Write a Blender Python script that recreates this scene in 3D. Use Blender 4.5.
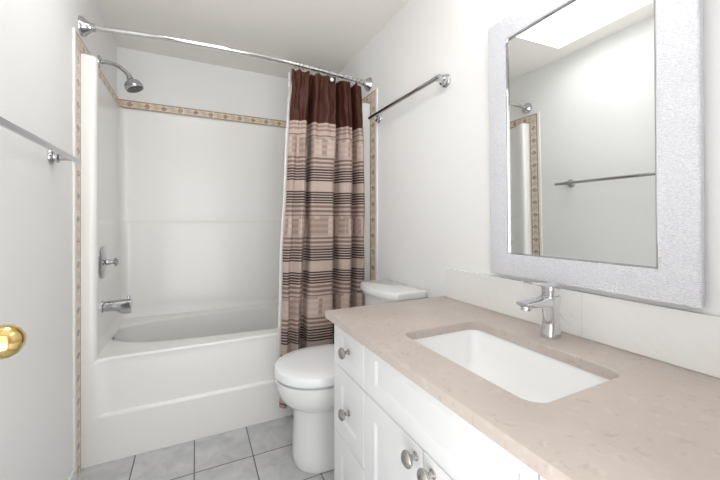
import bpy, bmesh, math, random
from mathutils import Vector, Matrix
random.seed(7)
PI = math.pi
C = bpy.context.scene.collection
for o in list(bpy.data.objects): bpy.data.objects.remove(o)

# ------------------------------------------------------------------ camera
HCAM = 1.151
cd = bpy.data.cameras.new('camera'); cam = bpy.data.objects.new('camera', cd); C.objects.link(cam)
cd.sensor_width = 36; cd.sensor_fit = 'HORIZONTAL'; cd.lens = 336.5/720*36; cd.shift_y = -18/720; cd.clip_start = .02
cam.location = (0, 0, HCAM); cam.rotation_euler = (PI/2, 0, -math.radians(26.06))
bpy.context.scene.camera = cam

# ------------------------------------------------------------------ world, exposure
w = bpy.data.worlds.new('world'); bpy.context.scene.world = w; w.use_nodes = True
bg = w.node_tree.nodes['Background']; bg.inputs[1].default_value = 1.0
# added light beyond the door: soft above, stronger below the horizon to brighten the ceiling
_n = w.node_tree.nodes; _l = w.node_tree.links
_g = _n.new('ShaderNodeNewGeometry'); _s = _n.new('ShaderNodeSeparateXYZ'); _r = _n.new('ShaderNodeValToRGB')
_m = _n.new('ShaderNodeMath'); _m.operation = 'MULTIPLY_ADD'; _m.inputs[1].default_value = -.5; _m.inputs[2].default_value = .5
_l.new(_g.outputs['Incoming'], _s.inputs[0]); _l.new(_s.outputs[2], _m.inputs[0]); _l.new(_m.outputs[0], _r.inputs[0])
FILL_LOW, FILL_HIGH = 5.8, 1.7
_r.color_ramp.elements[0].position = .22; _r.color_ramp.elements[0].color = (FILL_LOW, FILL_LOW*.99, FILL_LOW*.985, 1)
_r.color_ramp.elements[1].position = .62; _r.color_ramp.elements[1].color = (FILL_HIGH*.97, FILL_HIGH*.99, FILL_HIGH, 1)
_l.new(_r.outputs[0], bg.inputs[0])
vs = bpy.context.scene.view_settings
vs.view_transform = 'Standard'; vs.look = 'None'; vs.gamma = 1; vs.use_curve_mapping = False; vs.exposure = 0.42
SKYLIGHT = 5.2        # glow of the daylit skylight lens
ADDED_GLOBES = 9.0          # glow of the three globes of the added light bar
# the added light enters by the open doorway behind the camera: a sampling portal there
pl = bpy.data.lights.new('doorway_portal', 'AREA'); pl.shape = 'RECTANGLE'; pl.size = .80; pl.size_y = 2.0
pl.cycles.is_portal = True
po = bpy.data.objects.new('doorway_portal', pl); C.objects.link(po)
po.location = (.04, -.20, 1.01); po.rotation_euler = (PI/2, 0, 0)

# ------------------------------------------------------------------ key positions (metres)
XL, XR, YB, YR, ZC = -.482, 1.042, 2.80, -.06, 2.352
YT = 1.979            # front of tub
T = .12

# ------------------------------------------------------------------ node helpers
class NT:
    def __init__(s, m): s.t = m.node_tree; s.n = s.t.nodes; s.l = s.t.links
    def add(s, k, **kw):
        x = s.n.new(k)
        for a, b in kw.items(): setattr(x, a, b)
        return x
    def put(s, sock, v):
        if isinstance(v, bpy.types.NodeSocket): s.l.new(v, sock)
        elif isinstance(v, (tuple, list)) and len(v) == 3 and len(sock.default_value) == 4: sock.default_value = (*v, 1)
        else: sock.default_value = v
    def math(s, op, a, b=None, c=None, clamp=False):
        x = s.add('ShaderNodeMath', operation=op, use_clamp=clamp)
        s.put(x.inputs[0], a)
        if b is not None: s.put(x.inputs[1], b)
        if c is not None: s.put(x.inputs[2], c)
        return x.outputs[0]
    def mix(s, f, a, b):
        x = s.add('ShaderNodeMix', data_type='RGBA'); s.put(x.inputs[0], f); s.put(x.inputs[6], a); s.put(x.inputs[7], b)
        return x.outputs[2]
    def noise(s, vec, scale, detail=4, rough=.5, dist=0):
        x = s.add('ShaderNodeTexNoise'); s.l.new(vec, x.inputs['Vector'])
        x.inputs['Scale'].default_value = scale; x.inputs['Detail'].default_value = detail
        x.inputs['Roughness'].default_value = rough; x.inputs['Distortion'].default_value = dist
        return x.outputs['Fac']
    def ramp(s, f, stops, interp='LINEAR'):
        x = s.add('ShaderNodeValToRGB'); e = x.color_ramp.elements; x.color_ramp.interpolation = interp
        while len(e) > 1: e.remove(e[-1])
        for i, (p, c) in enumerate(stops):
            el = e[0] if i == 0 else e.new(p)
            el.position = p; el.color = (c, c, c, 1) if isinstance(c, (int, float)) else (*c, 1)
        s.l.new(f, x.inputs[0]); return x.outputs[0]
    def pos(s):
        g = s.add('ShaderNodeNewGeometry'); return g.outputs['Position']
    def sep(s, v):
        x = s.add('ShaderNodeSeparateXYZ'); s.l.new(v, x.inputs[0]); return x.outputs
    def obj(s): return s.add('ShaderNodeTexCoord').outputs['Object']
    def uv(s): return s.add('ShaderNodeTexCoord').outputs['UV']
    def bump(s, h, strength, dist, bsdf):
        x = s.add('ShaderNodeBump'); x.inputs['Strength'].default_value = strength; x.inputs['Distance'].default_value = dist
        s.l.new(h, x.inputs['Height']); s.l.new(x.outputs[0], bsdf.inputs['Normal'])

def mat(name, col=(.8, .8, .8), rough=.5, metal=0, coat=0, spec=.5, noise=None):
    m = bpy.data.materials.new(name); m.use_nodes = True
    b = m.node_tree.nodes['Principled BSDF']
    b.inputs['Base Color'].default_value = (*col, 1); b.inputs['Roughness'].default_value = rough
    b.inputs['Metallic'].default_value = metal; b.inputs['Coat Weight'].default_value = coat
    b.inputs['Specular IOR Level'].default_value = spec
    t = NT(m)
    if noise:      # (scale, colour amount, bump distance)
        f = t.noise(t.obj(), noise[0], 3)
        t.put(b.inputs['Base Color'], t.mix(t.math('MULTIPLY', f, noise[1]), col, tuple(c*.8 for c in col)))
        if noise[2]: t.bump(f, .5, noise[2], b)
    return m, t, b

M = {}
M['paint'] = mat('wall_paint', (.86, .86, .855), .42, spec=.3, noise=(90, .06, .0004))[0]
M['ceiling'] = mat('ceiling_paint', (.86, .835, .80), .75, spec=.2, noise=(120, .06, .0006))[0]
M['trim'] = mat('white_gloss_trim', (.83, .83, .82), .25, noise=(15, .03, 0))[0]
M['caulk'] = mat('white_tile_trim', (.85, .82, .78), .35, noise=(60, .05, 0))[0]
M['fiberglass'] = mat('white_gelcoat', (.89, .885, .865), .30, coat=.25, noise=(6, .03, 0))[0]
M['porcelain'] = mat('white_porcelain', (.84, .84, .835), .10, coat=.4, noise=(8, .02, 0))[0]
M['sinkware'] = mat('lightened_sink_porcelain', (.93, .93, .93), .12, noise=(8, .01, 0))[0]  # porcelain lightened: the skylight's brightness in the bowl put into its colour
M['seat'] = mat('white_seat_plastic', (.86, .87, .89), .22, noise=(10, .02, 0))[0]
M['lacquer'] = mat('white_cabinet_lacquer', (.78, .785, .79), .30, noise=(25, .02, 0))[0]
M['inside'] = mat('cabinet_inside_board', (.55, .53, .50), .6, noise=(20, .1, 0))[0]
M['chrome'] = mat('chrome', (.54, .54, .56), .05, 1, noise=(20, .05, 0))[0]  # darkened base stands in for the dark reflections a white room lacks
M['faucetchrome'] = mat('lightened_faucet_chrome', (.74, .74, .76), .06, 1, noise=(20, .05, 0))[0]  # lighter copy of the chrome, the faucet's brighter reflections put into its colour
M['satinchrome'] = mat('polished_rod_steel', (.70, .70, .70), .12, 1, noise=(20, .05, 0))[0]
M['nickel'] = mat('brushed_nickel', (.48, .46, .44), .25, 1, noise=(200, .1, 0))[0]
M['brass'] = mat('polished_brass', (.78, .57, .22), .14, 1, noise=(20, .1, 0))[0]
M['nozzle'] = mat('grey_rubber_nozzles', (.10, .10, .10), .5, noise=(60, .3, .0003))[0]
M['white_plastic'] = mat('white_hook_bead', (.85, .85, .84), .3, noise=(30, .05, 0))[0]
M['liner'] = mat('white_vinyl_liner', (.83, .79, .76), .4, noise=(20, .06, 0))[0]
M['mirror'] = mat('mirror_glass', (.87, .89, .88), .012, 1)[0]

# floor tiles
m, t, b = mat('grey_ceramic_tile', rough=.35); M['floor'] = m
P = t.sep(t.pos()); S = .2605
def cell(x, off):
    a = t.math('DIVIDE', t.math('SUBTRACT', x, off), S); fr = t.math('FRACT', a)
    return t.math('MINIMUM', fr, t.math('SUBTRACT', 1.0, fr)), t.math('FLOOR', a)
dx, ix = cell(P[0], -.005); dy, iy = cell(P[1], 1.98)
g = t.math('LESS_THAN', t.math('MINIMUM', dx, dy), .0105)
cx = t.add('ShaderNodeCombineXYZ'); t.l.new(P[0], cx.inputs[0]); t.l.new(P[1], cx.inputs[1]); t.l.new(t.math('ADD', t.math('MULTIPLY', ix, 3.7), t.math('MULTIPLY', iy, 1.9)), cx.inputs[2])
n1 = t.noise(cx.outputs[0], 9, 8, .62, .8); n2 = t.noise(cx.outputs[0], 3.0, 3)
tc = t.ramp(n1, [(.30, (.46, .465, .47)), (.48, (.56, .565, .57)), (.58, (.62, .62, .62)), (.75, (.69, .69, .685))])
tc = t.mix(t.math('MULTIPLY', n2, .25), tc, (.48, .485, .495))
t.put(b.inputs['Base Color'], t.mix(g, tc, (.15, .145, .14)))
t.put(b.inputs['Roughness'], t.math('ADD', t.math('MULTIPLY', g, .4), .36))
t.bump(t.math('ADD', t.math('MULTIPLY', t.math('SUBTRACT', 1.0, g), 1.0), t.math('MULTIPLY', n1, .15)), .6, .0015, b)

# countertop quartz
m, t, b = mat('beige_quartz', rough=.42); M['quartz'] = m
p = t.pos(); n1 = t.noise(p, 6, 4, .6); n2 = t.noise(p, 38, 3, .6, .2); n3 = t.noise(p, 50, 2, .5, .3)
c = t.ramp(n1, [(.3, (.50, .432, .388)), (.7, (.56, .49, .445))])
c = t.mix(t.math('MULTIPLY', t.ramp(n2, [(.58, 0), (.75, 1)]), .4), c, (.70, .64, .59))
c = t.mix(t.math('MULTIPLY', t.ramp(n3, [(.60, 0), (.74, 1)]), .5), c, (.38, .32, .28))
t.put(b.inputs['Base Color'], c)

# backsplash marble
m, t, b = mat('white_marble', rough=.18); M['marble'] = m
p = t.pos(); P = t.sep(p)
cc = t.math('SUBTRACT', t.math('MULTIPLY', P[1], .75), t.math('MULTIPLY', P[2], .66))
sw = t.math('SINE', t.math('ADD', t.math('MULTIPLY', cc, 210.0), t.math('MULTIPLY', t.noise(p, 14, 3), 9.0)))
vein = t.math('MULTIPLY', t.ramp(sw, [(.25, 0), (.95, 1)]), t.ramp(t.noise(p, 9, 2), [(.40, 0), (.60, 1)]))
near = t.math('MULTIPLY', t.math('GREATER_THAN', P[1], .606), t.math('LESS_THAN', P[1], .72))
f = t.math('ADD', t.math('MULTIPLY', t.math('MULTIPLY', vein, near), .75), t.math('MULTIPLY', vein, .04))
joint = t.math('LESS_THAN', t.math('ABSOLUTE', t.math('SUBTRACT', P[1], .606)), .0007)
c = t.mix(f, t.mix(t.noise(p, 5, 3), (.84, .835, .82), (.80, .795, .78)), (.55, .53, .51))
t.put(b.inputs['Base Color'], t.mix(t.math('MULTIPLY', joint, .5), c, (.5, .48, .45)))

# tile border with scroll ornament: UV u = length in tiles (0.206 m), v across
m, t, b = mat('cream_scroll_border_tile', rough=.3); M['border'] = m
uv = t.sep(t.uv()); u, v = uv[0], uv[1]
fu = t.math('FRACT', u)
c = t.mix(t.noise(t.pos(), 30, 3), (.77, .67, .56), (.68, .58, .46))
ed = t.math('ABSOLUTE', t.math('SUBTRACT', v, .5))
eb = t.math('MULTIPLY', t.math('GREATER_THAN', ed, .36), t.math('LESS_THAN', ed, .49))
# scrolls: alternating rings with dark leaf clusters between them
k = t.math('FRACT', t.math('MULTIPLY', fu, 2.0))
du = t.math('MULTIPLY', t.math('SUBTRACT', k, .32), 1.7); dv = t.math('SUBTRACT', v, .5)
r = t.math('SQRT', t.math('ADD', t.math('POWER', t.math('ABSOLUTE', du), 2.0), t.math('POWER', t.math('ABSOLUTE', dv), 2.0)))
ang = t.math('ARCTAN2', dv, du)
sp = t.math('SINE', t.math('ADD', t.math('MULTIPLY', r, 34.0), ang))
ring = t.math('MULTIPLY', t.math('GREATER_THAN', sp, .35), t.math('LESS_THAN', r, .29))
du2 = t.math('MULTIPLY', t.math('SUBTRACT', k, .82), 1.7)
r2 = t.math('ADD', t.math('ABSOLUTE', du2), t.math('ABSOLUTE', dv))
leaf = t.math('MULTIPLY', t.math('LESS_THAN', r2, .34), t.math('GREATER_THAN', t.noise(t.pos(), 150, 2), .44))
wavy = t.math('LESS_THAN', t.math('ABSOLUTE', t.math('SUBTRACT', dv, t.math('MULTIPLY', t.math('SINE', t.math('MULTIPLY', fu, 12.566)), .26))), .035)
c = t.mix(t.math('MULTIPLY', ring, .8), c, (.36, .26, .17))
c = t.mix(t.math('MULTIPLY', wavy, .5), c, (.36, .26, .17))
c = t.mix(t.math('MULTIPLY', leaf, .95), c, (.27, .18, .125))
c = t.mix(t.math('MULTIPLY', eb, .85), c, (.30, .20, .125))
jt = t.math('LESS_THAN', t.math('MINIMUM', fu, t.math('SUBTRACT', 1.0, fu)), .008)
t.put(b.inputs['Base Color'], t.mix(jt, c, (.80, .77, .72)))
t.bump(t.math('ADD', ring, leaf), .3, .0008, b)

# curtain: UV u = cloth length in metres, v = height in metres
m, t, b = mat('striped_satin_curtain', rough=.5, spec=.28); M['curtain'] = m
uv = t.sep(t.uv()); u, v = uv[0], uv[1]; PER = .468
wob = t.math('MULTIPLY', t.math('SUBTRACT', t.noise(t.uv(), 4, 2), .5), .004)
vv = t.math('ADD', v, wob)
ph = t.math('FRACT', t.math('DIVIDE', t.math('SUBTRACT', 1.463 + PER*3, vv), PER))   # 0 at the top of dark cluster A, growing downwards
def band(*iv):
    st = [(0, 0)]
    for a, z in iv: st += [(a/PER, 1), (z/PER, 0)]
    st = [s for s in st if s[0] > 0 or s[1] == 0]
    if iv[0][0] == 0: st[0] = (0, 1); st = [s for i, s in enumerate(st) if not (i and s[0] == 0)]
    return t.ramp(ph, st, 'CONSTANT')
thin = band(*[(a + .0152*i, a + .0152*i + .0098) for a in (0, .132) for i in range(5)])
mauve = band((.213, .227), (.241, .255), (.268, .276), (.400, .412), (.424, .437), (.449, .462))
dash = band((.288, .306), (.324, .342), (.360, .378))
alt = band((.276, .288), (.306, .324), (.342, .360), (.378, .392))
cu = t.add('ShaderNodeCombineXYZ'); t.l.new(u, cu.inputs[0]); t.put(cu.inputs[1], t.math('MULTIPLY', t.math('FLOOR', t.math('DIVIDE', vv, .117)), 7.3))
blk = t.math('GREATER_THAN', t.noise(cu.outputs[0], 17, 1), .50)
nblk = t.math('SUBTRACT', 1.0, blk)
wv = t.noise(t.uv(), 260, 2)
base = t.mix(t.math('MULTIPLY', t.noise(t.uv(), 30, 3), .6), (.50, .395, .35), (.42, .325, .285))
base = t.mix(t.math('MULTIPLY', wv, .25), base, (.34, .25, .21))
c = t.mix(t.math('MULTIPLY', mauve, .85), base, (.15, .098, .08))
c = t.mix(t.math('MULTIPLY', t.math('MULTIPLY', dash, blk), .60), c, (.19, .13, .105))
c = t.mix(t.math('MULTIPLY', t.math('MULTIPLY', alt, blk), .30), c, (.17, .11, .09))
c = t.mix(t.math('MULTIPLY', t.math('MULTIPLY', dash, nblk), .35), c, (.60, .47, .40))
c = t.mix(t.math('MULTIPLY', thin, .93), c, (.028, .017, .015))
top = t.math('GREATER_THAN', vv, 1.735)
hem = t.math('MULTIPLY', t.math('GREATER_THAN', vv, 1.675), t.math('LESS_THAN', t.math('FRACT', t.math('ADD', t.math('MULTIPLY', vv, 42.0), .15)), .50))
cz = t.mix(t.math('MULTIPLY', hem, .65), base, (.165, .10, .08))
c = t.mix(t.math('GREATER_THAN', vv, 1.675), c, cz)
c = t.mix(top, c, (.062, .019, .012))
t.put(b.inputs['Base Color'], c)
t.bump(wv, .15, .0006, b)

# mirror frame: silvery white glitter with fine ripple
m, t, b = mat('silver_glitter_frame', (.80, .82, .88), .30, metal=.12); M['frame'] = m
mp = t.add('ShaderNodeMapping'); mp.inputs['Scale'].default_value = (1, 1, 3.2); t.l.new(t.obj(), mp.inputs[0])
vo = t.add('ShaderNodeTexVoronoi'); vo.inputs['Scale'].default_value = 130; t.l.new(mp.outputs[0], vo.inputs['Vector'])
n1 = t.noise(mp.outputs[0], 160, 3, .6, .5)
c = t.mix(t.ramp(n1, [(.40, 0), (.60, 1)]), (.80, .825, .905), (.97, .975, 1.0))
t.put(b.inputs['Base Color'], c)
t.bump(t.math('ADD', vo.outputs['Distance'], n1), 1.0, .0035, b)

# skylight lens
m, t, b = mat('daylit_skylight_lens', (.9, .9, .9), .4); M['sky'] = m
b.inputs['Emission Color'].default_value = (.97, .985, 1, 1); b.inputs['Emission Strength'].default_value = SKYLIGHT

m, t, b = mat('added_light_globe', (.9, .9, .9), .4); M['globe'] = m  # glowing globes of the added, unseen light bar
b.inputs['Emission Color'].default_value = (1, .98, .95, 1); b.inputs['Emission Strength'].default_value = ADDED_GLOBES

# ------------------------------------------------------------------ mesh helpers (world coordinates)
def add_box(bm, x0, x1, y0, y1, z0, z1, bev=0, seg=2):
    r = bmesh.ops.create_cube(bm, size=1)
    for v in r['verts']:
        v.co = Vector(((x0+x1)/2 + v.co.x*(x1-x0), (y0+y1)/2 + v.co.y*(y1-y0), (z0+z1)/2 + v.co.z*(z1-z0)))
    if bev:
        es = list({e for v in r['verts'] for e in v.link_edges})
        bmesh.ops.bevel(bm, geom=es, offset=bev, segments=seg, profile=.5, affect='EDGES')
def box(*a, **k):
    bm = bmesh.new(); add_box(bm, *a, **k); return bm
def frame_of(d):
    d = Vector(d).normalized(); a = Vector((0, 0, 1)) if abs(d.z) < .9 else Vector((1, 0, 0))
    x = a.cross(d).normalized(); y = d.cross(x); return x, y, d
def add_lathe(bm, o, d, prof, n=32, sx=1, sy=1):
    """prof: list of (distance along axis, radius)"""
    x, y, z = frame_of(d); o = Vector(o); rings = []
    for h, r in prof:
        if r < 1e-6: rings.append([bm.verts.new(o + z*h)])
        else: rings.append([bm.verts.new(o + z*h + x*(r*sx*math.cos(2*PI*i/n)) + y*(r*sy*math.sin(2*PI*i/n))) for i in range(n)])
    for a, b in zip(rings, rings[1:]):
        for i in range(n):
            j = (i+1) % n
            if len(a) == 1 and len(b) == 1: continue
            if len(a) == 1: bm.faces.new((a[0], b[i], b[j]))
            elif len(b) == 1: bm.faces.new((a[i], b[0], a[j]))
            else: bm.faces.new((a[i], b[i], b[j], a[j]))
    if len(rings[0]) > 1: bm.faces.new(rings[0])
    if len(rings[-1]) > 1: bm.faces.new(rings[-1][::-1])
def add_tube(bm, pts, r, n=16):
    pts = [Vector(p) for p in pts]; rings = []; up = None
    for i, p in enumerate(pts):
        d = (pts[min(i+1, len(pts)-1)] - pts[max(i-1, 0)]).normalized()
        if up is None: up, _, _ = frame_of(d)
        up = (up - d*up.dot(d)).normalized(); s = d.cross(up)
        rr = r[i] if isinstance(r, (list, tuple)) else r
        rings.append([bm.verts.new(p + up*(rr*math.cos(2*PI*k/n)) + s*(rr*math.sin(2*PI*k/n))) for k in range(n)])
    for a, b in zip(rings, rings[1:]):
        for k in range(n): bm.faces.new((a[k], a[(k+1) % n], b[(k+1) % n], b[k]))
    bm.faces.new(rings[0][::-1]); bm.faces.new(rings[-1])
def add_loft(bm, loops, cap0=True, cap1=True, closed=True):
    """loops: lists of points, same count"""
    R = [[bm.verts.new(p) for p in L] for L in loops]; n = len(R[0])
    for a, b in zip(R, R[1:]):
        for i in range(n if closed else n-1):
            j = (i+1) % n; bm.faces.new((a[i], a[j], b[j], b[i]))
    if cap0: bm.faces.new(R[0][::-1])
    if cap1: bm.faces.new(R[-1])
    return R
def loft(*a, **k):
    bm = bmesh.new(); add_loft(bm, *a, **k); return bm

def obj(name, bm, material, parent=None, smooth=True, label=None, loc=None, recalc=True, kind=None):
    if recalc: bmesh.ops.recalc_face_normals(bm, faces=bm.faces[:])
    o_ = Vector(loc) if loc is not None else (parent_world(parent) if parent else Vector((0, 0, 0)))
    for v in bm.verts: v.co -= o_
    me = bpy.data.meshes.new(name); bm.to_mesh(me); bm.free()
    if smooth:
        for p in me.polygons: p.use_smooth = True
    ob = bpy.data.objects.new(name, me); C.objects.link(ob); me.materials.append(material)
    if smooth:
        try:
            mod = ob.modifiers.new('edges', 'EDGE_SPLIT'); mod.split_angle = math.radians(38)
        except Exception: pass
    if parent:
        ob.parent = parent; ob.location = o_ - parent_world(parent)
    else: ob.location = o_
    if label: ob['label'] = label
    if kind: ob['kind'] = kind
    return ob
def parent_world(p):
    v = Vector((0, 0, 0))
    while p: v = v + p.location; p = p.parent
    return v
def thing(name, label, cat, loc=(0, 0, 0), group=None):
    o = bpy.data.objects.new(name, None); C.objects.link(o); o.location = loc; o.empty_display_size = .05
    o['label'] = label; o['category'] = cat
    if group: o['group'] = group
    return o
def tag(o, label, cat, group=None):
    o['label'] = label; o['category'] = cat
    if group: o['group'] = group
    return o
def struct(name, bm, m, **k):
    return obj(name, bm, m, kind='structure', smooth=False, **k)
def set_uv(ob, fn):
    me = ob.data; l = me.uv_layers.new(name='UVMap')
    for lp in me.loops:
        co = me.vertices[lp.vertex_index].co; l.data[lp.index].uv = fn(co)

# ------------------------------------------------------------------ the room
struct('floor', box(XL-T, XR+T, YR-T, YB+T, -.1, 0), M['floor'])
struct('wall_left', box(XL-T, XL, YR-T, YB+T, 0, ZC), M['paint'])
struct('wall_right', box(XR, XR+T, YR-T, YB+T, 0, ZC), M['paint'])
struct('wall_back', box(XL, XR, YB, YB+T, 0, ZC), M['paint'])
bm = bmesh.new()                                    # rear wall with the doorway the photographer stands in
DX0, DX1, DZ = -.385, .44, 2.04
add_box(bm, XL, DX0, YR-T, YR, 0, ZC); add_box(bm, DX1, XR, YR-T, YR, 0, ZC); add_box(bm, DX0, DX1, YR-T, YR, DZ, ZC)
struct('wall_rear', bm, M['paint'])
SX0, SX1, SY0, SY1 = -.31, .15, 1.02, 1.58          # skylight opening
bm = bmesh.new()
for a in ((XL-T, SX0, YR-T, YB+T), (SX1, XR+T, YR-T, YB+T), (SX0, SX1, YR-T, SY0), (SX0, SX1, SY1, YB+T)): add_box(bm, *a, ZC, ZC+.1)
struct('ceiling', bm, M['ceiling'])
bm = bmesh.new(); ZW = ZC+.1
for a in ((SX0-.02, SX0, SY0-.02, SY1+.02), (SX1, SX1+.02, SY0-.02, SY1+.02), (SX0, SX1, SY0-.02, SY0), (SX0, SX1, SY1, SY1+.02)): add_box(bm, *a, ZW, ZW+.06)
struct('trim_skylight', bm, M['trim'])
struct('window_1', box(SX0-.02, SX1+.02, SY0-.02, SY1+.02, ZW+.06, ZW+.08), M['sky'])

struct('baseboard_left', box(XL, XL+.012, YR, 1.868, 0, .075, bev=.004), M['trim'])
struct('baseboard_right', box(XR-.012, XR, 1.24, 1.868, 0, .075, bev=.004), M['trim'])

# ornamental tile border: back, both sides, and the upright strips beside the tub
Z0, Z1 = 1.937, 2.000; TH = .006; YS0, YS1 = 1.892, 1.966; TL = .206
def strip(name, poly, nrm, fn):
    a = [Vector(p) for p in poly]; nrm = Vector(nrm)
    bm = bmesh.new(); add_loft(bm, [[p for p in a], [p + nrm*TH for p in a]])
    o = struct(name, bm, M['border']); set_uv(o, fn); return o
strip('trim_1', [(XL, YB, Z0), (XR, YB, Z0), (XR, YB, Z1-.006), (XL, YB, Z1-.006)], (0, -1, 0), lambda c: ((c.x+.287)/TL, (c.z-Z0)/(Z1-.006-Z0)))
for i, (xx, nn) in enumerate(((XL, 1), (XR, -1))):
    # horizontal run mitred into the upright run
    strip('trim_%d' % (2+i), [(xx, YS1, Z0), (xx, YB-TH, Z0), (xx, YB-TH, Z1), (xx, YS0, Z1)], (nn, 0, 0), lambda c: ((c.y+.03)/TL, (c.z-Z0)/(Z1-Z0)))
    strip('trim_%d' % (4+i), [(xx, YS0, .0), (xx, YS1, .0), (xx, YS1, Z0), (xx, YS0, Z1)], (nn, 0, 0), lambda c: ((c.z-1.183)/TL, (c.y-YS0)/(YS1-YS0)))
    bm = bmesh.new(); x0, x1 = sorted((xx, xx+nn*.008))
    add_box(bm, x0, x1, YS0-.020, YS0-.0005, 0, Z1+.004)
    struct('trim_%d' % (6+i), bm, M['caulk'])

# door standing open along the left wall, hinged at the doorway
DXF = -.348
bm = box(DXF-.035, DXF, -.02, .845, .012, 2.03, bev=.002)
door = obj('door_1', bm, M['trim'], smooth=False, kind='structure', loc=(DXF, -.02, .012))
KN = Vector((-.287, .766, .951))
bm = bmesh.new()
add_lathe(bm, (DXF, KN.y, KN.z), (1, 0, 0), [(0, .033), (.004, .033), (.008, .028), (.010, .013), (.030, .012), (.034, .016), (.040, .0225), (.049, .0272), (.059, .0285), (.070, .0265), (.079, .021), (.085, .012), (.087, 0)], 48)
obj('door_knob', bm, M['brass'], door, label='polished brass door knob')
for z in (.25, 1.05, 1.85):
    bm = bmesh.new(); add_lathe(bm, (DXF+.004, -.026, z-.045), (0, 0, 1), [(0, .006), (.09, .006)], 16); obj('hinge', bm, M['brass'], door)

# ------------------------------------------------------------------ one-piece tub and surround
tub = thing('bathtub_unit', 'white one-piece bathtub with glossy surround walls behind the striped curtain', 'bathtub', ((XL+XR)/2, YT, 0))
ZR = .498
def sm(a, b, x):
    x = max(0, min(1, (x-a)/(b-a))); return x*x*(3-2*x)
# apron: grid with a shelf-like step at z .23 that fades into the side columns
def apron():
    bm = bmesh.new(); xs = []; x = XL+.002
    NX = 110; xs = [XL+.0015 + (XR-XL-.003)*i/NX for i in range(NX+1)]
    zs = [0, .05, .12, .18, .205, .215, .222, .226, .229, .232, .236, .242, .26, .32, .38, .44, .47, .480, .486, .490]
    zs = [0, .05, .12, .18, .205, .214, .220, .2245, .228, .231, .235, .245, .28, .34, .40, .45, .478]
    rows = []
    for z in zs:
        row = []
        for x in xs:
            k = sm(-.43, -.37, x) * sm(1.01, .95, x)
            d = .016 * k * sm(.222, .232, z)
            row.append(bm.verts.new((x, YT + d, z)))
        rows.append(row)
    # lip rolling onto the rim
    for a in range(1, 7):
        th = a/6*PI/2; row = []
        for x in xs:
            k = sm(-.43, -.37, x) * sm(1.01, .95, x)
            y0 = YT + .016*k - .010*k*math.sin(th)*(1 if a < 4 else 1)
            row.append(bm.verts.new((x, y0 + .020*(1-math.cos(th)), .478 + .020*math.sin(th))))
        rows.append(row)
    for a, b in zip(rows, rows[1:]):
        for i in range(NX): bm.faces.new((a[i], a[i+1], b[i+1], b[i]))
    return bm
obj('apron', apron(), M['fiberglass'], tub)
# basin with rim
def basin():
    bm = bmesh.new(); N = 120
    x0, x1, y0, y1 = XL+.003, XR-.003, YT+.020, YB-.012
    def outer(t):
        c, s = math.cos(t), math.sin(t); cx_, cy_ = (x0+x1)/2, 2.43
        k = 1e9
        if abs(c) > 1e-9: k = min(k, ((x1-cx_) if c > 0 else (cx_-x0))/abs(c))
        if abs(s) > 1e-9: k = min(k, ((y1-cy_) if s > 0 else (cy_-y0))/abs(s)) if True else k
        return cx_ + c*k, cy_ + s*k
    def egg(t, sx0, sx1, f, n=3.2):
        c, s = math.cos(t), math.sin(t)
        ex = math.copysign(abs(c)**(2/n), c); ey = math.copysign(abs(s)**(2/n), s)
        X = (sx0+sx1)/2 + (sx1-sx0)/2*ex
        return X, 2.43 + (.305 + .055*ex)*f*ey*(.84 if ey > 0 else 1)
    # angles matched: use the egg angle mapped so that corners correspond
    ts = [2*PI*i/N for i in range(N)]
    loops = []
    o = []
    for t in ts:
        ex, ey = egg(t, -.437, .985, 1); a = math.atan2(ey-2.43, ex-.269)
        # ray from centre to rectangle
        c, s = math.cos(a), math.sin(a); k = 1e9
        if abs(c) > 1e-9: k = min(k, ((x1-.269) if c > 0 else (.269-x0))/abs(c))
        if abs(s) > 1e-9: k = min(k, ((y1-2.43) if s > 0 else (2.43-y0))/abs(s))
        o.append((.269+c*k, 2.43+s*k, ZR))
    loops.append(o)
    def mixl(A, B, f, z): return [(a[0]*(1-f)+b[0]*f, a[1]*(1-f)+b[1]*f, z) for a, b in zip(A, B)]
    e1 = [(*egg(t, -.437, .985, 1), .485) for t in ts]
    loops.append(mixl(o, e1, .75, .494)); loops.append(mixl(o, e1, .93, .491)); loops.append(e1)
    for (a, b_, f, z) in ((-.443, .975, .985, .470), (-.438, .955, .97, .44), (-.425, .90, .93, .34), (-.405, .83, .87, .22), (-.385, .77, .80, .15), (-.33, .70, .68, .118), (-.2, .55, .45, .108)):
        loops.append([(*egg(t, a, b_, f), z) for t in ts])
    add_loft(bm, loops, cap0=False, cap1=True)
    return bm
obj('basin', basin(), M['fiberglass'], tub)
bm = bmesh.new(); add_lathe(bm, (-.434, 2.40, .452), (1, 0, -.12), [(-.004, .026), (.004, .026), (.007, .020), (.008, .0)], 28); obj('overflow_plate', bm, M['chrome'], tub, label='chrome overflow plate')
bm = bmesh.new(); add_lathe(bm, (-.25, 2.43, .112), (0, 0, 1), [(0, .03), (.004, .03), (.005, .018), (.002, .0)], 24); obj('drain', bm, M['chrome'], tub, label='chrome drain')
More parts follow.
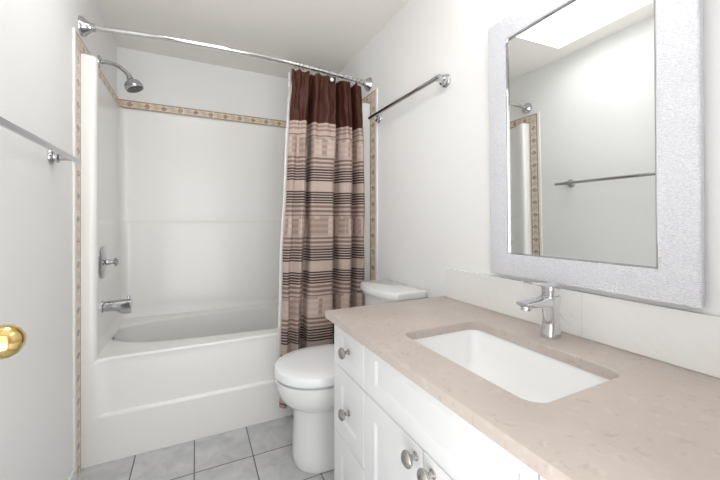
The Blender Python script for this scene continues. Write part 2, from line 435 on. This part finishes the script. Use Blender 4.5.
# surround walls
def surround():
    bm = bmesh.new()
    def path(t):                       # t: how far the panel stands in from the studs
        xi0, xi1, yi = -.462 + t, 1.022 - t, 2.785 - t; r = .045
        p = [(XL+.001, YT-.0005), (-.446, YT-.0005)]
        for a in range(1, 7):           # rounded front of the column
            th = a/6*PI/2; p.append((-.446 + .024*math.sin(th), YT + .024*(1-math.cos(th))))
        p += [(-.424, YT+.05), (-.424 + (xi0+.424)*.5, YT+.09), (xi0, YT+.15)]
        for q in range(1, 12): p.append((xi0, YT+.15 + (yi-r-YT-.15)*q/12))
        for a in range(0, 9): th = a/8*PI/2; p.append((xi0 + r - r*math.cos(th), yi - r + r*math.sin(th)))
        for q in range(1, 24): p.append((xi0+r + (xi1-xi0-2*r)*q/24, yi))
        for a in range(0, 9): th = a/8*PI/2; p.append((xi1 - r + r*math.sin(th), yi - r + r*math.cos(th)))
        for q in range(1, 12): p.append((xi1, yi-r - (yi-r-YT-.15)*q/12))
        p += [(xi1, YT+.15), (.976 + (xi1-.976)*.5, YT+.11), (.976, YT+.07)]
        for a in range(5, -1, -1): th = a/6*PI/2; p.append((1.000 - .024*math.sin(th), YT + .024*(1-math.cos(th))))
        p += [(1.000, YT-.0005), (XR-.001, YT-.0005)]
        return p
    rows = []
    for z, tt in ((ZR-.012, .036), (.501, .030), (.512, .021), (.530, .0145), (.555, .012), (.70, .012), (.90, .012), (1.10, .012), (1.138, .0117), (1.147, .010), (1.153, .006), (1.159, .002), (1.168, 0), (1.22, 0), (1.5, 0), (1.8, 0), (1.915, 0), (1.926, -.001), (1.932, -.004), (1.935, -.010)):
        rows.append([(x, y, z) for x, y in path(tt)])
    # close the top back to the studs
    top = [(max(XL+.001, min(XR-.001, XL+.001 if x < 0 else XR-.001)) if (y < 2.75 and (x < -.4 or x > .95)) else x, YB-.001 if y > 2.74 else y, 1.9365) for x, y, z in rows[-1]]
    rows.append(top)
    add_loft(bm, rows, False, False, closed=False)
    return bm
obj('surround_panel', surround(), M['fiberglass'], tub, recalc=True)

# shower valve, spout, shower head
XV, YV = -.4495, 2.232
v = thing('shower_valve', 'round chrome shower valve with a small cross knob above the tub spout', 'shower valve', (XV, YV, .934))
bm = bmesh.new(); add_lathe(bm, (XV, YV, .934), (1, 0, 0), [(0, .087), (.004, .087), (.009, .082), (.015, .064), (.019, .040), (.021, .026), (.024, .0)], 48); obj('escutcheon', bm, M['chrome'], v)
bm = bmesh.new(); add_lathe(bm, (XV+.014, YV, .934), (1, 0, 0), [(0, .018), (.022, .014), (.028, .010), (.036, .010), (.040, .013), (.052, .015), (.058, .011), (.061, 0)], 28)
for a in range(4):
    d = Vector((0, math.cos(a*PI/2+.4), math.sin(a*PI/2+.4))); c0 = Vector((XV+.060, YV, .934)); add_tube(bm, [c0, c0+d*.022], .006, 10)
obj('handle', bm, M['chrome'], v)
s_ = thing('tub_spout', 'chrome tub spout with diverter pin below the shower valve', 'faucet', (XV, YV, .695))
bm = bmesh.new(); pts = []; rr = []
add_lathe(bm, (XV, YV, .697), (1, 0, -.02), [(0, .033), (.006, .033), (.009, .028), (.030, .029), (.055, .029)], 32)
add_loft(bm, [[(XV+.05+a*.0160, YV + .029*math.cos(2*PI*i/28)*(1-.02*a), .697 + (.029*math.sin(2*PI*i/28) - (.022 if math.sin(2*PI*i/28) < 0 else 0)*sm(0, 3, a)*abs(math.sin(2*PI*i/28)))) for i in range(28)] for a in range(6)])
obj('body', bm, M['chrome'], s_)
bm = bmesh.new(); add_lathe(bm, (XV+.118, YV, .724), (0, 0, 1), [(0, .004), (.010, .004), (.012, .008), (.018, .008), (.020, 0)], 16); obj('diverter', bm, M['chrome'], s_)
h = thing('shower_sprayer', 'chrome shower head on a bent arm at the upper left of the tub', 'shower head', (XL, 2.32, 2.045))
YH = 2.32
bm = bmesh.new(); add_lathe(bm, (XL, YH, 2.045), (1, 0, 0), [(0, .034), (.005, .033), (.010, .022), (.013, .013)], 28); obj('flange', bm, M['chrome'], h)
arm = [(XL+.005, YH, 2.045), (XL+.04, YH, 2.047), (XL+.075, YH, 2.043), (XL+.10, YH, 2.030), (XL+.125, YH, 2.008), (XL+.138, YH, 1.994)]
bm = bmesh.new(); add_tube(bm, arm, .0115, 16); obj('arm', bm, M['chrome'], h)
hd = Vector((.38, -.05, -.92)).normalized(); hp = Vector((XL+.136, YH, 1.998))
bm = bmesh.new(); add_lathe(bm, hp, hd, [(-.004, .012), (.004, .014), (.014, .013), (.018, .018), (.030, .019), (.036, .025), (.044, .036), (.056, .044), (.076, .0475), (.088, .045)], 40); obj('bell', bm, M['chrome'], h)
bm = bmesh.new(); add_lathe(bm, hp + hd*.087, hd, [(0, .043), (.003, .041), (.004, .026), (.010, .024), (.011, .0)], 36); obj('spray_face', bm, M['nozzle'], h, label='dark grey spray face')

# ------------------------------------------------------------------ curved curtain rod, rings, curtain, liner
ZROD = 2.067
def rodY(x):
    s = (x-XL)/(XR-XL); return 1.988 - .080*math.sin(PI*s)**.9 if 0 < s < 1 else 1.988
rod = thing('curtain_rod', 'curved polished steel shower curtain rod spanning the tub', 'curtain rod', (XL, 2.05, ZROD))
bm = bmesh.new(); N = 60; xs = [XL+.02 + (XR-XL-.04)*i/N for i in range(N+1)]
add_tube(bm, [(x, rodY(x), ZROD) for x in xs], .0125, 20); obj('tube', bm, M['satinchrome'], rod)
for xx, nn in ((XL, 1), (XR, -1)):
    y = rodY(xx + nn*.002)
    bm = bmesh.new(); add_lathe(bm, (xx, y, ZROD), (nn, -.16, 0), [(0, .044), (.006, .0445), (.012, .042), (.022, .033), (.034, .025), (.042, .0195), (.055, .0185), (.057, .015)], 40)
    obj('flange', bm, M['chrome'], rod)

# pleated cloth: plan path made of folds; valleys and ridges as seen
FOLDS = [(0, -.2), (.05, .5), (.10, .1), (.165, 1.0), (.215, .2), (.235, -1.1), (.265, -.9), (.285, .5), (.37, .75), (.47, .95), (.555, .75), (.585, -.6), (.625, -1.1), (.66, .1), (.70, .85), (.77, 1.0), (.82, .1), (.845, -1.1), (.875, -.7), (.895, .5), (.945, .95), (1.0, .0)]
def folds(u, x0, x1, depth, z):
    n = len(FOLDS)-1; q = u*n; i = min(int(q), n-1); f = q-i
    P_ = [FOLDS[max(0, min(n, i+k))] for k in (-1, 0, 1, 2)]
    cr = lambda a, b, c, d: .5*(2*b + (c-a)*f + (2*a-5*b+4*c-d)*f*f + (3*b-a-3*c+d)*f**3)
    sx = cr(*[p[0] for p in P_]); sy = cr(*[p[1] for p in P_])
    sx += .006*math.sin(z*5 + u*9) + .004*math.sin(z*11+u*31)
    sy += .10*math.sin(z*4.1 + u*14) + .06*math.sin(z*17 + u*37)
    tp = sm(1.55, 1.80, z)
    return x0 + (x1-x0)*sx, depth*sy + (.0125*math.sin(u*78 + 1.2*math.sin(u*17))*tp + .0035*math.sin(u*52 + z*1.5)*(1-tp))*min(1, 12*u, 12*(1-u))
def curtain_mesh(NU, ztop, zbot, NZ, xt, xb, dep, yoff, sc=1):
    bm = bmesh.new(); rows = []; us = []
    acc = None
    for j in range(NZ+1):
        f = j/NZ; z = ztop + (zbot-ztop)*f
        g_ = sm(0, .12, f); row = []; x0 = xt[0] + (xb[0]-xt[0])*f**.85; x1 = xt[1] + (xb[1]-xt[1])*f**.85
        for i in range(NU+1):
            u = i/NU; x, dy = folds(u, x0, x1, dep[0]*(1-g_) + dep[1]*g_, z)
            fy = min(1, f*5); yb = rodY(x)*(1-fy) + 1.936*fy + yoff[0]*(1-fy) + yoff[1]*fy
            crk = (.0050*math.sin(z*19 + u*85)*math.sin(z*11+u*23) + .003*math.sin(u*140 - z*30))*sm(1.66, 1.80, z) + .0012*math.sin(z*31 + i*.21)*math.sin(z*13+u*23)
            sag = -.012*(1-sm(0, .05, f))*abs(math.sin(PI*u*11))
            row.append(bm.verts.new((x, yb - dy + crk, z + sag)))
        rows.append(row)
    uvl = bm.loops.layers.uv.new('UVMap')
    L = [0]
    mid = rows[NZ//2]
    for a, b_ in zip(mid, mid[1:]): L.append(L[-1] + (a.co-b_.co).length)
    for j in range(NZ):
        for i in range(NU):
            fc = bm.faces.new((rows[j][i], rows[j][i+1], rows[j+1][i+1], rows[j+1][i]))
            for lp, (jj, ii) in zip(fc.loops, ((j, i), (j, i+1), (j+1, i+1), (j+1, i))): lp[uvl].uv = (L[ii], ztop + (zbot-ztop)*jj/NZ)
    return bm
bm = curtain_mesh(264, 2.036, .100, 160, (.502, .966), (.425, .966), (.026, .043), (-.007, -.019))
cur = obj('shower_curtain', bm, M['curtain'], loc=(.75, 1.95, .100), recalc=False)
mod = cur.modifiers.new('thick', 'SOLIDIFY'); mod.thickness = .0012
tag(cur, 'brown and tan striped satin shower curtain bunched at the right of the rod', 'shower curtain')
bm = curtain_mesh(60, 2.038, .225, 60, (.496, .93), (.4195, .94), (.004, .004), (.050, .0370))
lin = obj('shower_curtain_liner', bm, M['liner'], loc=(.7, 1.98, .225), recalc=False)
mod = lin.modifiers.new('thick', 'SOLIDIFY'); mod.thickness = .0008
tag(lin, 'white liner whose edge shows left of the striped shower curtain', 'shower curtain liner')
# rings
ringx = [.522, .545, .568, .604, .668, .735, .790, .838, .870, .905, .938, .966]
ring0 = None
for i, x in enumerate(ringx):
    y = rodY(x)
    if ring0 is None:
        ring0 = thing('curtain_ring', '', 'curtain ring', (x, y, ZROD))
        bm = bmesh.new(); R0 = .0205; add_tube(bm, [(x + .001*math.sin(a*.4), y + R0*math.sin(2*PI*a/24), ZROD - .006 + R0*math.cos(2*PI*a/24)) for a in range(24)], .0014, 8)
        obj('hoop', bm, M['nickel'], ring0)
        for s in (-1, 1):
            bm = bmesh.new(); add_lathe(bm, (x, y + s*.006, ZROD-.036), (0, s, 0), [(0, .003), (.004, .004), (.008, .004), (.011, 0)], 10); obj('bead', bm, M['nickel'], ring0)
        r_ = ring0
    else:
        r_ = ring0.copy(); C.objects.link(r_); r_.location = (x, y, ZROD)
        for ch in list(ring0.children):
            c_ = ch.copy(); C.objects.link(c_); c_.parent = r_
    r_['label'] = 'small metal curtain ring on the rod above the striped curtain'; r_['category'] = 'curtain ring'; r_['group'] = 'rings holding the curtain'
bm = bmesh.new(); add_lathe(bm, (.735, 1.895, 2.005), (0, -1, 0), [(0, .004), (.004, .011), (.010, .012), (.016, .008), (.018, 0)], 20)
tag(obj('curtain_bead', bm, M['white_plastic'], loc=(.735, 1.895, 2.005)), 'white round bead at the top of the brown curtain band', 'bead')

# ------------------------------------------------------------------ towel bars
def towel_bar(name, label, X0, nn, ya, yb, yp, z):
    o = thing(name, label, 'towel bar', (X0, yp[0], z))
    bx = X0 + nn*.060
    bm = bmesh.new(); add_tube(bm, [(bx, ya, z), (bx, (ya+yb)/2, z), (bx, yb, z)], .0105, 18); obj('bar', bm, M['chrome'], o)
    for y in yp:
        bm = bmesh.new(); add_lathe(bm, (X0, y, z), (nn, 0, 0), [(0, .031), (.004, .031), (.010, .027), (.013, .020), (.017, .019), (.019, .0235), (.024, .023), (.028, .014), (.050, .0115), (.062, .013)], 32)
        obj('post', bm, M['chrome'], o)
    return o
towel_bar('towel_bar', 'chrome towel bar on the left wall beside the tub, above the brass knob', XL, 1, .985, 1.708, (1.035, 1.622), 1.394)
towel_bar('towel_bar', 'chrome towel bar high on the right wall above the toilet', XR, -1, 1.195, 1.872, (1.222, 1.853), 1.803)

# ------------------------------------------------------------------ toilet
YTO = 1.578
toi = thing('toilet', 'white toilet with closed lid between the vanity and the tub', 'toilet', (.7, YTO, 0))
def egg(xf, xb, hw, z, n=2.15, nb=3.0, N=64, xm=None, yc=YTO):
    xm = xm if xm is not None else xf + hw*1.20
    P_ = []
    for i in range(N):
        a = 2*PI*i/N; c, s = math.cos(a), math.sin(a)
        if c < 0:   # front half
            P_.append((xm + (xm-xf)*-abs(c)**(2/n), yc + hw*math.copysign(abs(s)**(2/n), s), z))
        else:
            P_.append((xm + (xb-xm)*abs(c)**(2/nb), yc + hw*math.copysign(abs(s)**(2/nb), s), z))
    return P_
L = [egg(.425, .98, .118, 0, nb=6), egg(.418, .98, .122, .012, nb=6), egg(.417, .98, .119, .05, nb=6), egg(.420, .98, .113, .12, nb=6), egg(.424, .98, .111, .25, nb=6),
     egg(.422, .98, .113, .274, nb=6), egg(.412, .97, .124, .282, nb=5), egg(.386, .96, .148, .297, nb=5), egg(.362, .94, .169, .322, nb=4), egg(.347, .92, .182, .355, nb=4), egg(.339, .91, .188, .388, nb=4), egg(.336, .90, .189, .408, nb=4), egg(.340, .90, .184, .414, nb=4)]
obj('bowl', loft(L), M['porcelain'], toi)
L = [egg(.357, .800, .170, .4145), egg(.355, .800, .172, .417), egg(.355, .80, .172, .4255), egg(.357, .80, .170, .427)]
obj('seat', loft(L), M['seat'], toi)
L = [egg(.338, .803, .192, .4275), egg(.333, .806, .197, .431), egg(.332, .806, .198, .455), egg(.336, .803, .194, .467), egg(.348, .795, .183, .4735), egg(.40, .76, .13, .478), egg(.50, .68, .05, .4795)]
obj('lid', loft(L), M['seat'], toi)
for s in (-1, 1): obj('seat_hinge', box(.800, .832, YTO+s*.075-.016, YTO+s*.075+.016, .412, .446, bev=.006), M['seat'], toi)
YK = 1.553
def tank(x0, x1, hw, bow, z, N=24):
    p = []
    for i in range(N+1):
        f = -1 + 2*i/N; p.append((x0 - bow*(1-f*f) + .016*abs(f)**8, YK + hw*f*(1), z))
    p += [(x1, YK+hw, z), (x1, YK-hw, z)]; return p
L = [tank(.885, 1.022, .150, .02, .405), tank(.880, 1.022, .165, .025, .43), tank(.873, 1.022, .176, .03, .55), tank(.868, 1.022, .182, .032, .70), tank(.866, 1.022, .183, .033, .772)]
obj('tank', loft(L), M['porcelain'], toi)
L = [tank(.856, 1.028, .191, .036, .7735), tank(.849, 1.030, .197, .038, .777), tank(.848, 1.030, .198, .038, .798), tank(.852, 1.028, .195, .037, .807), tank(.862, 1.022, .186, .034, .8105)]
obj('tank_lid', loft(L), M['porcelain'], toi)
bm = bmesh.new(); yl = YK+.150
add_lathe(bm, (.872, yl, .752), (-1, 0, 0), [(-.01, .012), (.022, .012), (.026, .010), (.03, 0)], 20)
add_tube(bm, [(.847, yl, .752), (.845, yl+.02, .751), (.845, yl+.052, .748)], [.007, .006, .0075], 12)
obj('flush_lever', bm, M['chrome'], toi, label='chrome flush lever')

# ------------------------------------------------------------------ vanity
FX = .475; VY0, VY1 = .085, 1.197; ZT = .781
van = thing('vanity_cabinet', 'white shaker vanity cabinet with brushed round knobs under the beige counter', 'cabinet', (.75, .64, 0))
bm = bmesh.new(); F2 = FX+.019
add_box(bm, F2, XR-.002, VY1-.018, VY1, .0, ZT-.002); add_box(bm, F2, XR-.002, VY0, VY0+.018, 0, ZT-.002)
add_box(bm, F2, XR-.002, VY0+.018, VY1-.018, .10, .118); add_box(bm, XR-.012, XR-.002, VY0+.018, VY1-.018, .118, ZT-.002)
for z0, z1 in ((.118, .135), (.605, .635), (.765, ZT-.002)): add_box(bm, F2, F2+.018, VY0+.018, VY1-.018, z0, z1)
for y in (.346, .943): add_box(bm, F2, F2+.018, y-.018, y+.018, .135, .765)
obj('carcass', bm, M['lacquer'], van, smooth=False)
obj('toe_kick', box(F2+.05, F2+.065, VY0+.02, VY1-.02, 0, .099), M['lacquer'], van, smooth=False)
def front(y0, y1, z0, z1, sl=.060, sr=.060, st=.058, sb=.055):
    """shaker front facing -X: rails and a recessed panel with a short slope"""
    bm = bmesh.new(); g = .0016; y0 += g; y1 -= g; z0 += g; z1 -= g; D = .0045; B = .008; e = .0015
    o = lambda x, a, b, c, d: [bm.verts.new((x, yy, zz)) for yy, zz in ((a, c), (b, c), (b, d), (a, d))]
    back = o(FX+.018, y0, y1, z0, z1); f0 = o(FX+e, y0, y1, z0, z1); f1 = o(FX, y0+e, y1-e, z0+e, z1-e)
    a, b, c, d = y0+sr, y1-sl, z0+sb, z1-st
    r0 = o(FX, a, b, c, d); r1 = o(FX+D, a+.006, b-.013, c+B, d-.006)
    for P0, P1 in ((back, f0), (f0, f1), (f1, r0), (r0, r1)):
        for i in range(4): bm.faces.new((P0[i], P0[(i+1) % 4], P1[(i+1) % 4], P1[i]))
    bm.faces.new(back[::-1]); bm.faces.new(r1)
    return bm
def knob(parent, y, z):
    bm = bmesh.new(); add_lathe(bm, (FX+.0005, y, z), (-1, 0, 0), [(0, .0105), (.003, .0105), (.006, .0068), (.014, .0062), (.018, .010), (.021, .0165), (.025, .0192), (.029, .0195), (.033, .0165), (.037, .009), (.038, 0)], 32)
    obj('knob', bm, M['nickel'], parent, label='brushed nickel knob')
ZS = .621
def drawer(y0, y1, z0, z1, kz=None, kn=True, name='drawer', **k):
    d = obj(name, front(y0, y1, z0, z1, **k), M['lacquer'], van, smooth=False)
    if kn: knob(d, (y0+y1)/2+.012 if kz is None else kz[0], (z0+z1)/2 if kz is None else kz[1])
    return d
for y0, y1, yk in ((.943, VY1, 1.060), (VY0, .346, .208)):
    drawer(y0, y1, ZS, ZT-.006, (yk, .702), st=.032, sb=.042, sl=.066, sr=.050)
    drawer(y0, y1, .371, ZS, (yk, .492), sl=.066, sr=.055, st=.058, sb=.060)
    drawer(y0, y1, .105, .371, (yk, .238), sl=.066, sr=.055, st=.062, sb=.060)
drawer(.346, .943, ZS, ZT-.006, kn=False, name='false_drawer_front', sl=.068, sr=.030, st=.030, sb=.046)
for y0, y1, yk in ((.6395, .943, .666), (.346, .6395, .601)):
    d = obj('door', front(y0, y1, .105, ZS, sl=.065, sr=.065, st=.060, sb=.06), M['lacquer'], van, smooth=False)
    knob(d, yk, .590)

# countertop with the sink cut-out
CX0, CX1, CY0, CY1, CZ0, CZ1 = .450, XR-.001, .045, 1.228, .781, .809
HX0, HX1, HY0, HY1, HR = .569, .872, .418, .876, .038
def rrect(x0, x1, y0, y1, r, z, n=10):
    p = []
    for cx_, cy_, a0 in ((x1-r, y1-r, 0), (x0+r, y1-r, PI/2), (x0+r, y0+r, PI), (x1-r, y0+r, 3*PI/2)):
        for i in range(n+1): a = a0 + PI/2*i/n; p.append((cx_ + r*math.cos(a), cy_ + r*math.sin(a), z))
    return p
def outer_match(x0, x1, y0, y1, hole, z):
    out = []
    n = len(hole)//4
    cs = ((x1, y1), (x0, y1), (x0, y0), (x1, y0))
    for q in range(4):
        for i in range(n):
            hx, hy, _ = hole[q*n+i]; cxx, cyy = cs[q]; m_ = (n-1)/2
            if abs(i-m_) < .6: out.append((cxx, cyy, z))
            elif (q in (0, 2)) == (i < m_): out.append((cxx, cyy + (hy-cyy)*.0 if False else hy, z) if False else ((cxx, hy, z)))
            else: out.append((hx, cyy, z))
    return out
hb = rrect(HX0, HX1, HY0, HY1, HR, CZ0); N_ = len(hb)
ho = lambda z, e=0: rrect(HX0-e, HX1+e, HY0-e, HY1+e, HR+e, z)
oo = lambda z, e=0: outer_match(CX0+e, CX1-e, CY0+e, CY1-e, ho(z), z)
bm = bmesh.new()
e = .003
loops = [ho(CZ0), ho(CZ1-.002), ho(CZ1, .002), oo(CZ1, e), oo(CZ1-.0009, e*.3), oo(CZ1-e, 0), oo(CZ0+.002, 0), oo(CZ0, .002), ho(CZ0)]
add_loft(bm, loops, False, False); bmesh.ops.remove_doubles(bm, verts=bm.verts[:], dist=1e-6)
tag(obj('countertop', bm, M['quartz'], loc=((CX0+CX1)/2, .64, CZ0)), 'beige speckled stone countertop on the white vanity', 'countertop')
bs = obj('backsplash', box(XR-.016, XR-.0005, CY0, 1.207, CZ1+.0005, .943, bev=.0012), M['marble'], smooth=False, loc=(XR-.008, .64, CZ1))
tag(bs, 'white marble backsplash strip along the wall below the mirror', 'backsplash')
# sink
snk = thing('sink', 'white rectangular undermount sink set into the beige counter', 'sink', (.72, .64, .65))
rs = lambda d, z, r=.045: rrect(HX0-.004+d, HX1+.004-d, HY0-.004+d, HY1+.004-d, max(.02, r), z)
L = [rs(-.012, CZ0-.0005), rs(0, CZ0-.0005), rs(.001, CZ0-.01), rs(.012, CZ0-.06, .045), rs(.024, CZ0-.095, .045), rs(.045, CZ0-.112, .04), rs(.09, CZ0-.118, .03), rs(.13, CZ0-.121, .02)]
L2 = [rs(-.012, CZ0-.0005), rs(-.012, CZ0-.012), rs(-.006, CZ0-.02), rs(.004, CZ0-.07), rs(.02, CZ0-.115), rs(.06, CZ0-.13), rs(.13, CZ0-.132)]
bm = bmesh.new(); add_loft(bm, L[::-1] + L2[1:], True, True); obj('bowl', bm, M['sinkware'], snk)
bm = bmesh.new(); add_lathe(bm, (.722, .642, CZ0-.1215), (0, 0, 1), [(0, .022), (.003, .022), (.004, .018), (.006, .015), (.007, 0)], 24); obj('drain', bm, M['chrome'], snk)
# faucet
FY, FXc = .650, .948
fau = thing('faucet', 'chrome single lever faucet behind the white sink', 'faucet', (FXc, FY, CZ1))
def sq(cx_, cy_, hx, hy, z, n=3.2, N=36, tilt=0):
    return [(cx_ + hx*math.copysign(abs(math.cos(a))**(2/n), math.cos(a)), cy_ + hy*math.copysign(abs(math.sin(a))**(2/n), math.sin(a)), z + tilt*math.cos(a)) for a in [2*PI*i/N for i in range(N)]]
L = [sq(FXc, FY, .0265, .0235, CZ1+.0005), sq(FXc, FY, .0265, .0235, .815), sq(FXc+.001, FY, .0265, .0225, .822), sq(FXc+.003, FY, .0225, .020, .842), sq(FXc+.003, FY, .0215, .019, .87), sq(FXc+.001, FY, .023, .020, .895), sq(FXc, FY, .026, .0225, .915), sq(FXc+.001, FY, .0265, .0225, .930), sq(FXc+.001, FY, .025, .021, .934)]
obj('body', loft(L), M['faucetchrome'], fau)
def yz(x, hw, z0, z1, n=3.5, N=28):
    zc, hh = (z0+z1)/2, (z1-z0)/2
    return [(x, FY + hw*math.copysign(abs(math.cos(a))**(2/n), math.cos(a)), zc + hh*math.copysign(abs(math.sin(a))**(2/n), math.sin(a))) for a in [2*PI*i/N for i in range(N)]]
L = [yz(FXc, .020, .899, .933), yz(.918, .0205, .902, .931), yz(.885, .021, .905, .929), yz(.855, .021, .9075, .927), yz(.832, .0205, .911, .9255), yz(.824, .0185, .9155, .925)]
obj('spout', loft(L), M['faucetchrome'], fau)
bm = bmesh.new(); add_lathe(bm, (.843, FY, .911), (-.15, 0, -1), [(0, .0145), (.009, .014), (.011, .011), (.010, 0)], 24); obj('aerator', bm, M['faucetchrome'], fau)
bm = bmesh.new()
L = [sq(FXc+.001, FY, .0225, .020, .9345), sq(FXc+.001, FY, .0225, .0205, .950), sq(FXc+.001, FY, .0235, .021, .962), sq(FXc+.001, FY, .022, .020, .968)]
add_loft(bm, L)
L = [yz(.968, .0185, .957, .970), yz(.94, .0195, .958, .971), yz(.905, .0195, .963, .9725), yz(.875, .0185, .969, .9765), yz(.852, .0165, .975, .980)]
add_loft(bm, L); obj('lever', bm, M['faucetchrome'], fau)

# ------------------------------------------------------------------ light bar added above the mirror, out of view, to even out the brightness
vl = thing('added_vanity_light', 'added light bar with three frosted globes, unseen above the mirror', 'wall light', (XR, .64, 2.13))
obj('back_plate', box(XR-.03, XR-.0005, .36, .92, 2.10, 2.17, bev=.006), M['chrome'], vl)
for y in (.44, .64, .84):
    bm = bmesh.new(); add_lathe(bm, (XR-.03, y, 2.135), (-1, 0, 0), [(0, .028), (.03, .026), (.035, .02)], 24); obj('socket', bm, M['chrome'], vl)
    bm = bmesh.new(); add_lathe(bm, (XR-.062, y, 2.135), (-1, 0, 0), [(0, .02)] + [(.05 - .055*math.cos(a*PI/12), .055*math.sin(a*PI/12)) for a in range(3, 12)] + [(.105, 0)], 28); obj('globe', bm, M['globe'], vl)

# ------------------------------------------------------------------ mirror
MX = XR-.032; MY0, MY1, MZ0, MZ1 = .337, .938, .958, 1.888; FW = .079
mir = thing('wall_mirror', 'rectangular wall mirror in a silvery glitter frame above the sink', 'mirror', (MX+.012, (MY0+MY1)/2, MZ0))
bm = bmesh.new()
def rect(x, d): return [(x, MY0+d, MZ0+d), (x, MY1-d, MZ0+d), (x, MY1-d, MZ1-d), (x, MY0+d, MZ1-d)]
add_loft(bm, [rect(MX+.024, .002), rect(MX+.003, 0), rect(MX, .003), rect(MX, .008), rect(MX+.001, FW-.004), rect(MX+.002, FW-.001), rect(MX+.004, FW), rect(MX+.011, FW), rect(MX+.024, FW)], False, False)
obj('frame', bm, M['frame'], mir)
bm = box(MX+.010, MX+.014, MY0+FW-.004, MY1-FW+.004, MZ0+FW-.004, MZ1-FW+.004); obj('mirror_glass', bm, M['mirror'], mir, smooth=False)
bm = bmesh.new()
add_loft(bm, [rect(MX+.0098, FW-.001), rect(MX+.003, FW-.0005), rect(MX+.002, FW+.0015), rect(MX+.003, FW+.0035), rect(MX+.0098, FW+.004)], False, False)
obj('inner_lip', bm, M['chrome'], mir, label='thin polished silver lip around the glass')
bm = box(MX+.0145, MX+.022, MY0+FW-.02, MY1-FW+.02, MZ0+FW-.02, MZ1-FW+.02); obj('backing', bm, M['inside'], mir, smooth=False)
mir.rotation_euler = (0, math.radians(-.9), math.radians(-.9))   # hangs leaning slightly off the wall
